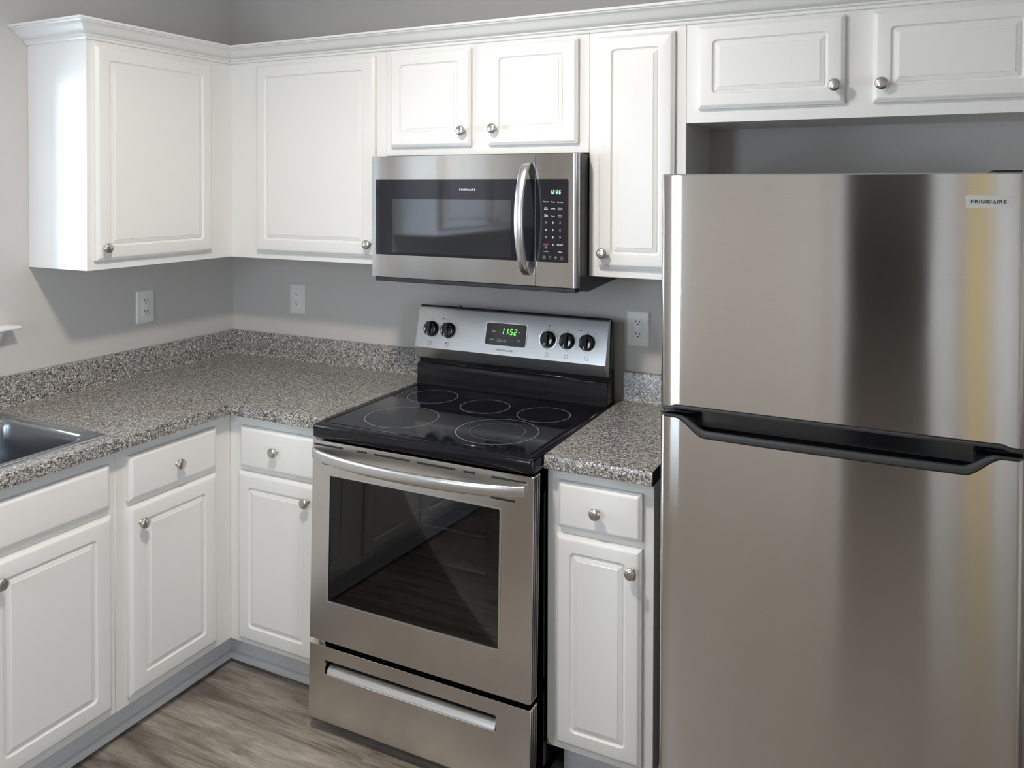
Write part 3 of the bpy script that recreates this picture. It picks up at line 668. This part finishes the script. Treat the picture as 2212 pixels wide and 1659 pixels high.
# cooktop
mb = MB(); mb.rings([[(u, v, w) for u, v in rrect(RX0 - 0.001 + i, RX1 - i, -0.7055 + i, -0.118 - i, r)] for i, w, r in
                     [(0.004, 0.8740, 0.012), (0.0, 0.8775, 0.013), (0.0, 0.905, 0.013), (0.0015, 0.911, 0.012), (0.005, 0.915, 0.012), (0.010, 0.9165, 0.012), (0.024, 0.9165, 0.010), (0.026, 0.9150, 0.009), (0.030, 0.9150, 0.009)]])
ct = mb.build('cooktop_frame', M['black'], root, smooth=50)
GX0, GX1, GY0, GY1 = RX0 + 0.029, RX1 - 0.030, -0.672, -0.150
gl = MB().box(GX0, GX1, GY0, GY1, 0.9145, 0.9162).build('glass_top', M['glass'], root, bevel=0.0006, seg=1)
def annulus(mb, c, r, t, z, m, n=72):
    a = [(c[0] + (r - t) * cos(2 * pi * i / n), c[1] + (r - t) * sin(2 * pi * i / n), z) for i in range(n)]
    b = [(c[0] + (r + t) * cos(2 * pi * i / n), c[1] + (r + t) * sin(2 * pi * i / n), z) for i in range(n)]
    mb.add(a + b, [(i, (i + 1) % n, n + (i + 1) % n, n + i) for i in range(n)], m)
for c, r, inner in (((1.262, -0.524), 0.117, None), ((1.604, -0.521), 0.125, 0.084), ((1.440, -0.298), 0.083, None), ((1.656, -0.300), 0.086, None), ((1.215, -0.268), 0.088, None)):
    mb = MB(); annulus(mb, c, r, 0.0011, 0.91635, M['ring'])
    if inner: annulus(mb, c, inner, 0.0004, 0.91635, M['ring'])
    mb.build('burner_ring', M['ring'], gl)
# backguard: black riser and shell, steel control panel
mb = MB()
mb.prism([(-0.124, 0.914), (-0.121, 0.935), (-0.120, 0.985), (-0.116, 0.993), (-0.104, 0.994), (-0.104, 1.03), (-0.075, 1.20), (-0.055, 1.185), (-0.05, 0.914)], lambda p, t: (t, p[0], p[1]), RX0 + 0.001, RX1 - 0.004)
bgd = mb.build('backguard', M['black'], root, bevel=0.002)
mb = MB(); PT, PB = (-0.104, 1.196), (-0.139, 1.056)
mb.prism([(-0.092, 1.203), (-0.100, 1.202), PT, PB, (-0.137, 1.050), (-0.118, 1.013), (-0.104, 1.013)], lambda p, t: (t, p[0], p[1]), RX0, RX1 - 0.004)
cp = mb.build('control_panel', M['steel_c'], root, bevel=0.002)
MB().lathe([(0.011, 1.2035), (0.010, 1.209), (0.004, 1.211)], (1.215, -0.083, 0), (0, 0, 1)).build('vent_cap', M['blackm'], root, smooth=50)
MB().prism([(-0.076, 1.198), (-0.0965, 1.2030), (-0.090, 1.2065), (-0.074, 1.2045)], lambda p, t: (t, p[0], p[1]), RX0 + 0.002, RX1 - 0.006).build('top_cap', M['blackm'], root)
vdir = (Vector((0, PT[0], PT[1])) - Vector((0, PB[0], PB[1]))).normalized(); wdir = Vector((1, 0, 0)).cross(vdir)
CPF = FR((0, PB[0], PB[1]), (1, 0, 0), vdir, wdir); kz = lambda z: (z - PB[1]) / vdir.z
KZ = kz(1.124)
for kx_, skirt in ((1.118, 0), (1.191, 0), (1.591, 1), (1.662, 0), (1.735, 0)):
    mb = MB(); c = CPF(kx_, KZ, 0)
    mb.lathe([(0.0285, 0.0), (0.0285, 0.003), (0.0265, 0.005), (0.0255, 0.016), (0.0245, 0.0185), (0.0215, 0.0195)], c, wdir, n=40)
    k = mb.build('control_knob', M['blackg'], root, smooth=40)
    mb = MB(); f = FR(c, CPF.u, CPF.v, CPF.w)
    mb.rings([[f(u * s, v * s, w) for u, v in rrect(-0.0095, 0.0095, -0.0245, 0.0245, 0.004)] for w, s in ((0.018, 1), (0.028, 0.97), (0.0305, 0.90))])
    mb.build('grip', M['blackg'], k, smooth=40)
    mb = MB(); mb.rings([[f(u, v, w) for u, v in rrect(-0.0014, 0.0014, -0.0225, -0.014, 0.0005)] for w in (0.0303, 0.0309)])
    mb.build('pointer', M['wprint'], k)
    if skirt:
        mb = MB(); mb.lathe([(0.0335, 0.0004), (0.0335, 0.0016), (0.0315, 0.002), (0.0315, 0.0004)], c, wdir, n=48); mb.build('bezel', M['steel_h'], k, smooth=40)
mb = MB(); mb.rings([[CPF(u, v, w) for u, v in rrect(1.347, 1.507, kz(1.0885), kz(1.1640), 0.008)] for w in (-0.001, 0.0012)])
disp = mb.build('display', M['mwglass'], root, smooth=40)
mb = MB(); frame_ring(mb, CPF, (1.3445, 1.5095, kz(1.0865), kz(1.1660)), (1.347, 1.507, kz(1.0885), kz(1.1640)), 0.0, 0.0014, ri=0.008, ro=0.010); mb.build('display_bezel', M['steel_h'], disp)
mb = MB(); seven(mb, '11.52', CPF, 1.407, kz(1.127), 0.0205, M['led'], 0.0018); mb.build('clock_digits', M['led'], disp)
W = 0.0016
for w_, u_, z_, h_, m_ in (('Bake', 1.378, 1.1355, 0.0082, 'wprint'), ('Broil', 1.3735, 1.1065, 0.0082, 'wprint'), ('Timer\nOn-Off', 1.4035, 1.1055, 0.0062, 'wprint'), ('Set\nClock', 1.4255, 1.1055, 0.0062, 'wprint'), ('OFF', 1.451, 1.106, 0.0082, 'dred')):
    mb = MB(); text_mesh(mb, w_, CPF, u_, kz(z_), h_, M[m_], W); mb.build('button_label', M[m_], disp)
def chev(mb, fr, u, v, s, up, m, w):
    t = s * 0.28; y = s if up else -s
    mb.add([fr(u - s, v - y / 2, w), fr(u, v + y / 2, w), fr(u + s, v - y / 2, w), fr(u + s - t, v - y / 2, w), fr(u, v + y / 2 - (t if up else -t) * 1.1, w), fr(u - s + t, v - y / 2, w)], [(0, 1, 4, 5), (1, 2, 3, 4)], m)
mb = MB(); chev(mb, CPF, 1.480, kz(1.1365), 0.0055, True, M['wprint'], W); mb.build('up_arrow', M['wprint'], disp)
mb = MB(); chev(mb, CPF, 1.4795, kz(1.1085), 0.0055, False, M['wprint'], W); mb.build('down_arrow', M['wprint'], disp)
mb = MB(); brand(mb, CPF, 1.428, kz(1.0725), 0.066, M['ink'], 0.0005, bold=0.0001); mb.build('logo', M['ink'], cp)
# burner-position squares, heat marks and words round the knobs
dots = {1.118: (-1, -1), 1.191: (-1, 1), 1.591: (0, 1), 1.664: (1, 1), 1.7375: (1, -1)}
for ux, (a, b) in dots.items():
    s = 0.0062; v = kz(1.0738); mb = MB()
    for q in ((-s, s, -s, -s + .0009), (-s, s, s - .0009, s), (-s, -s + .0009, -s, s), (s - .0009, s, -s, s)):
        mb.add([CPF(ux + x, v + y, 0.0005) for x, y in ((q[0], q[2]), (q[1], q[2]), (q[1], q[3]), (q[0], q[3]))], [(0, 1, 2, 3)], M['ink'])
    mb.lathe([(0.0021, 0.0004), (0.0021, 0.0006)], CPF(ux + a * s * .8, v + b * s * .8, 0), wdir, M['ink'], n=10)
    mb.build('burner_symbol', M['ink'], cp)
for kx_ in (1.118, 1.191, 1.591, 1.662, 1.735):
    mb = MB(); text_mesh(mb, 'OFF', CPF, kx_, KZ + 0.0335, 0.0052, M['ink'], 0.0005); mb.build('dial_label', M['ink'], cp)
    mb = MB()
    text_mesh(mb, 'HI' if kx_ < 1.5 else 'MED', CPF, kx_, KZ - 0.0335, 0.0048, M['ink'], 0.0005)
    if kx_ > 1.5:
        for k in range(11):
            a = radians(62 - 15.5 * k); r = 0.0325 if kx_ > 1.6 else 0.0365
            mb.lathe([(0.0009, 0.0004), (0.0009, 0.0006)], CPF(kx_ + r * cos(a), KZ + r * sin(a), 0), wdir, M['ink'], n=6)
    else:
        for k in range(5):
            a = radians(-60 + 14 * k); mb.lathe([(0.0008, 0.0004), (0.0008, 0.0006)], CPF(kx_ + 0.033 * cos(a), KZ + 0.033 * sin(a), 0), wdir, M['ink'], n=6)
    mb.build('dial_marking', M['ink'], cp)
for ux, s in ((1.156, 'On'), (1.175, 'Hot Surface'), (1.702, 'ON')):
    mb = MB(); text_mesh(mb, s, CPF, ux, kz(1.1625), 0.0050, M['ink'], 0.0005); mb.build('indicator_label', M['ink'], cp)
for ux, z_ in ((1.1635, 1.1630), (1.591, 1.1690), (1.711, 1.1630), (1.762, 1.1560)):
    mb = MB(); mb.lathe([(0.0021, 0.0004), (0.0021, 0.0006)], CPF(ux, kz(z_), 0), wdir, M['ink'], n=12); mb.build('indicator_light', M['ink'], cp)

# ------------------------------------------------------------------ microwave
MX0, MX1, MY, MZ0, MZ1 = 1.046, 1.8105, -0.388, 1.342, 1.7525
root = empty('microwave_oven', (1.43, -0.2, 1.325), 'over-the-range stainless and black microwave oven mounted under the short cabinet', 'microwave')
mb = MB(); mb.prism([(-0.360, 1.330), (-0.360, ZMT - 0.004), (-0.001, ZMT - 0.004), (-0.001, 1.338), (-0.30, 1.322)], lambda p, t: (t, p[0], p[1]), MX0 + 0.003, MX1 - 0.0015)
mb.build('body', M['blackm'], root, bevel=0.0015, seg=1)
MB().box(MX0 + 0.01, MX1 - 0.012, -0.384, -0.300, 1.3265, 1.341).build('vent_grille', M['blackm'], root, bevel=0.002)
MFR = BACK(-0.360); XSPL = 1.6655
MW = (1.060, 1.6655, 1.418, 1.6745)
# door: steel frame with black glass
mb = MB(); frame_ring(mb, MFR, (MX0, XSPL, MZ0, MZ1), (MW[0], XSPL - 0.0005, MW[2], MW[3]), 0.0005, 0.028, ri=0.004, ro=0.002)
md = mb.build('microwave_door', M['steel'], root, bevel=0.001, seg=1)
mb = MB(); mb.rings([[MFR(u, v, w) for u, v in rrect(MW[0] + 0.0003, XSPL - 0.0006, MW[2] + 0.0003, MW[3] - 0.0003, 0.004)] for w in (0.004, 0.0268)]); gd = mb.build('door_glass', M['mwglass'], md)
mb = MB(); mb.rings([[MFR(u, v, w) for u, v in rrect(1.127, 1.581, 1.427, 1.608, 0.004)] for w in (0.0265, 0.0271)]); mb.build('viewing_window', M['mwwin'], md)
mb = MB(); brand(mb, MFR, 1.4215, 1.6408, 0.0625, M['wprint'], 0.0273, bold=0.0002); mb.build('logo', M['wprint'], md)
# control side
mb = MB(); frame_ring(mb, MFR, (XSPL + 0.002, 1.792, MZ0, MZ1), (XSPL + 0.0022, 1.7775, MW[2], MW[3]), 0.0005, 0.028, ri=0.006, ro=0.002)
cpn = mb.build('control_side', M['steel'], root, bevel=0.001, seg=1)
mb = MB(); mb.rings([[MFR(u, v, w) for u, v in rrect(XSPL + 0.0023, 1.7773, MW[2] + .0003, MW[3] - .0003, 0.006)] for w in (0.004, 0.0272)]); kp = mb.build('keypad', M['mwglass'], cpn)
# rounded right-hand edge, a bright quarter round with grooves
mb = MB(); E_ = [(1.7915, 0.001), (1.7915, 0.0275)] + [(1.7915 + 0.0175 * sin(radians(a)), 0.010 + 0.0180 * cos(radians(a))) for a in range(10, 91, 10)] + [(1.809, 0.001)]
mb.prism(E_, lambda p, t: MFR(p[0], t, p[1]), MZ0, MZ1); ee = mb.build('side_edge', M['steel_h'], cpn, smooth=50)
mb = MB(); mb.box(1.8088, 1.8098, -0.372, -0.3675, MZ0 + .001, MZ1 - .001).box(1.8088, 1.8098, -0.3645, -0.3615, MZ0 + .001, MZ1 - .001); mb.build('edge_groove', M['blackm'], cpn)
mb = MB(); n = 30; loops = []
for i in range(n + 1):
    t = i / n; z = 1.3755 + t * (1.7255 - 1.3755); b = 0.060 * (1 - (2 * t - 1) ** 2) ** 0.72
    y = MY - 0.006 - b; hw = 0.0145
    loops.append([(1.6415 + p[0] * hw, y - p[1], z) for p in ((-1, 0.0), (-0.95, 0.006), (-0.75, 0.0085), (0.75, 0.0085), (0.95, 0.006), (1, 0.0), (0.9, -0.0045), (-0.9, -0.0045))])
mb.rings(loops); mb.build('handle', M['steel_h'], md, smooth=50)
mb = MB(); seven(mb, '12:26', MFR, 1.7148, 1.6285, 0.0115, M['ledw'], 0.0276); mb.build('clock_digits', M['ledw'], kp)
W = 0.0275
def T_(s, u, v, h, m='wprint', b=0.00008):
    mb = MB(); text_mesh(mb, s, MFR, u, v, h, M[m], W, bold=b); mb.build('key_label', M[m], kp)
c0, c1, c2 = 1.7021, 1.7257, 1.7494
T_('Popcorn', c0, 1.6039, 0.0052); T_('Potato', c1, 1.6034, 0.0052); T_('Beverage', c2, 1.6030, 0.0052)
T_('Melt\nSoften', c0, 1.5832, 0.0052); T_('Reheat', c1, 1.5830, 0.0052); T_('Defrost\noptions', c2, 1.5828, 0.0052)
T_('Time\nCook', c0, 1.5608, 0.0055); T_('Timer', c1, 1.5605, 0.0055); T_('Power\nLevel', c2, 1.5606, 0.0055)
for r_, z_ in enumerate((1.5394, 1.5170, 1.4943)):
    for q, c in enumerate((c0, c1, c2)): T_(str(r_ * 3 + q + 1), c, z_, 0.0088, b=0.00018)
T_('STOP', c0, 1.4722, 0.0068, 'rprint', 0.0001); T_('0', c1, 1.4717, 0.0088, b=0.00018); T_('START', c2, 1.4715, 0.0070, b=0.00012)
T_('clear\noff', c0, 1.4635, 0.0042, 'gprint')
T_('+10 Sec', c0, 1.4505, 0.0048); T_('+30 Sec', c2, 1.4503, 0.0048)
for k, u in enumerate((1.6960, 1.7153, 1.7350, 1.7548)):
    v = 1.4320; mb = MB()
    def arc(r, t, a0=0, a1=360, cv=v):
        m_ = 24; P = [MFR(u + rr * cos(radians(a0 + (a1 - a0) * i / m_)), cv + rr * sin(radians(a0 + (a1 - a0) * i / m_)), W) for rr in (r - t, r + t) for i in range(m_ + 1)]
        mb.add(P, [(i, i + 1, m_ + 2 + i, m_ + 1 + i) for i in range(m_)], M['gprint'])
    def bar(a, b, c, d_): mb.add([MFR(u + x, v + y, W) for x, y in ((a, c), (b, c), (b, d_), (a, d_))], [(0, 1, 2, 3)], M['gprint'])
    if k == 0: arc(0.0048, 0.00045); arc(0.0022, 0.0004)
    elif k == 1: arc(0.0031, 0.00045, -50, 230, v + 0.0015); bar(-0.0016, 0.0016, -0.0030, -0.0022); bar(-0.0012, 0.0012, -0.0048, -0.0040)
    elif k == 2: arc(0.0018, 0.0009, cv=v + 0.0022); bar(-0.005, 0.005, 0.0008, 0.0020); bar(-0.0009, 0.0009, -0.0050, 0.0010); bar(-0.003, -0.0015, -0.001, 0.003); bar(0.0015, 0.003, -0.001, 0.003)
    else: arc(0.0048, 0.00045, 110, 430); bar(-0.0004, 0.0004, 0, 0.0050); bar(0, 0.0025, -0.0004, 0.0004)
    mb.build('key_symbol', M['gprint'], kp)

# ------------------------------------------------------------------ refrigerator
FX0, FX1, FY = 2.1735, 2.9335, -0.760
root = empty('refrigerator', ((FX0 + FX1) / 2, -0.4, FZ), 'stainless top-freezer refrigerator with a black recessed handle, right of the narrow base cabinet', 'refrigerator')
MB().box(FX0 + 0.004, FX1 - 0.004, -0.695, -0.03, FZ + 0.02, 1.675).build('case', M['gray'], root, bevel=0.004)
MB().box(FX0 + 0.02, FX1 - 0.02, -0.715, -0.6955, FZ + 0.001, 0.07).build('base_grille', M['blackm'], root, bevel=0.002)
def prof_y(x):
    """door skin: flat in the middle, rolling back over the last few centimetres"""
    d_ = min(x - FX0, FX1 - x)
    if d_ >= 0.055: return FY
    t = 1 - d_ / 0.055
    return FY + 0.0045 * t ** 2 + 0.013 * max(0, (t - 0.80) / 0.20) ** 2.2
xs = [FX0 + q for q in (0, .0008, .002, .004, .0065, .009, .012, .017, .023, .03, .036, .043, .05, .058, .07)]
import bisect
def skin(name, zlo, zhi, mat, xsx, parent, back=-0.699):
    """a door leaf between two outlines zlo(x), zhi(x), with a folded edge"""
    mb = MB(); rows = []
    for x in xsx:
        y = prof_y(x); rows.append([(x, back, zlo(x)), (x, y + 0.003, zlo(x)), (x, y, zlo(x) + 0.003), (x, y, zhi(x) - 0.003), (x, y + 0.003, zhi(x)), (x, back, zhi(x))])
    mb.rings(rows); return mb.build(name, mat, parent, smooth=40)
def interp(tab):
    X = [p[0] for p in tab]
    def f(x):
        i = min(max(bisect.bisect_right(X, x) - 1, 0), len(X) - 2); a, b = tab[i], tab[i + 1]
        t = min(max((x - a[0]) / (b[0] - a[0]), 0), 1); t = t * t * (3 - 2 * t) if abs(a[1] - b[1]) > 0.004 else t
        return a[1] + (b[1] - a[1]) * t
    return f
sym = lambda tab: tab + [(FX0 + FX1 - x, z) for x, z in reversed(tab)]
fz_lo = interp(sym([(FX0, 1.1200), (2.199, 1.1205), (2.216, 1.1262)]))
fr_hi = interp(sym([(FX0, 1.0992), (2.212, 1.0992), (2.284, 1.0575), (2.42, 1.0560)]))
body_x = sorted(set([round(v, 5) for v in xs] + [round(FX0 + FX1 - v, 5) for v in xs] + [round(FX0 + 0.075 + k * 0.0061, 5) for k in range(101)] + [2.199, 2.2035, 2.208, 2.212, 2.216] + [round(2.214 + k * 0.0029, 5) for k in range(28)] + [round(FX0 + FX1 - 2.214 - k * 0.0029, 5) for k in range(28)]))
fd = skin('freezer_door', fz_lo, lambda x: 1.6810, M['steel_f'], body_x, root)
rd = skin('fridge_door', lambda x: 0.075, fr_hi, M['steel_f'], body_x, root)
# black handle trim: lower lip that follows the scoop, dark pocket and upper ledge
lip = MB(); rows = []
hi2 = interp(sym([(FX0, 1.1025), (2.224, 1.1030), (2.290, 1.0725), (2.42, 1.0712)]))
for x in body_x:
    y = prof_y(x); a, b = fr_hi(x), hi2(x)
    rows.append([(x, y + 0.010, a - 0.002), (x, y - 0.0012, a + 0.0002), (x, y - 0.003, a + (b - a) * 0.5), (x, y - 0.0010, b - 0.001), (x, y + 0.003, b), (x, y + 0.010, b - 0.001)])
lip.rings(rows); lip.build('handle_lip', M['gray'], rd, smooth=45)
pk = MB(); rows = []      # pocket: floor, back and roof, open to the front
lo3 = interp(sym([(FX0, 1.1000), (2.228, 1.1000), (2.2600, 1.0995), (2.2615, 1.0640)]))
for x in body_x:
    rows.append([(x, prof_y(x) + 0.006, min(hi2(x) - 0.002, 1.1)), (x, -0.735, min(lo3(x), 1.10)), (x, -0.712, min(lo3(x) + 0.006, 1.102)), (x, -0.7005, 1.098), (x, -0.7005, 1.1195), (x, -0.6995, 1.1195), (x, -0.6995, 1.05), (x, -0.74, 1.05)])
pk.rings(rows); pk.build('handle_pocket', M['blackg'], rd, smooth=45)
ld = MB(); rows = []
for x in body_x:
    y = prof_y(x); a = fz_lo(x)
    rows.append([(x, y + 0.0025, a - 0.0003), (x, y + 0.0015, a - 0.003), (x, y + 0.004, a - 0.0085), (x, -0.7, a - 0.006), (x, -0.7, a - 0.0003)])
ld.rings(rows); ld.build('freezer_trim', M['gray'], fd, smooth=45)
bgf = BACK(FY)
mb = MB(); mb.rings([[bgf(u, v, w) for u, v in rrect(2.8215, 2.9035, 1.6085, 1.6345, 0.002)] for w in (-0.001, 0.0018)]); bd = mb.build('logo_badge', M['badge'], fd, smooth=40)
mb = MB(); brand(mb, bgf, 2.8625, 1.6215, 0.066, M['ink'], 0.0022, bold=0.0003); mb.build('lettering', M['ink'], bd)
mb = MB(); mb.prism([(2.862, 1.6815), (2.874, 1.6865), (2.925, 1.6865), (2.925, 1.6815)], lambda p, t: (p[0], t, p[1]), -0.735, -0.66); mb.build('hinge_cover', M['blackm'], root, bevel=0.002)
mb = MB()
for k in range(4):
    mb.lathe([(0.012, FZ), (0.012, FZ + 0.02)], ((FX0 + 0.05, FX1 - 0.05)[k % 2], (-0.66, -0.08)[k // 2], 0), (0, 0, 1))
mb.build('leveling_foot', M['blackm'], root, smooth=40)
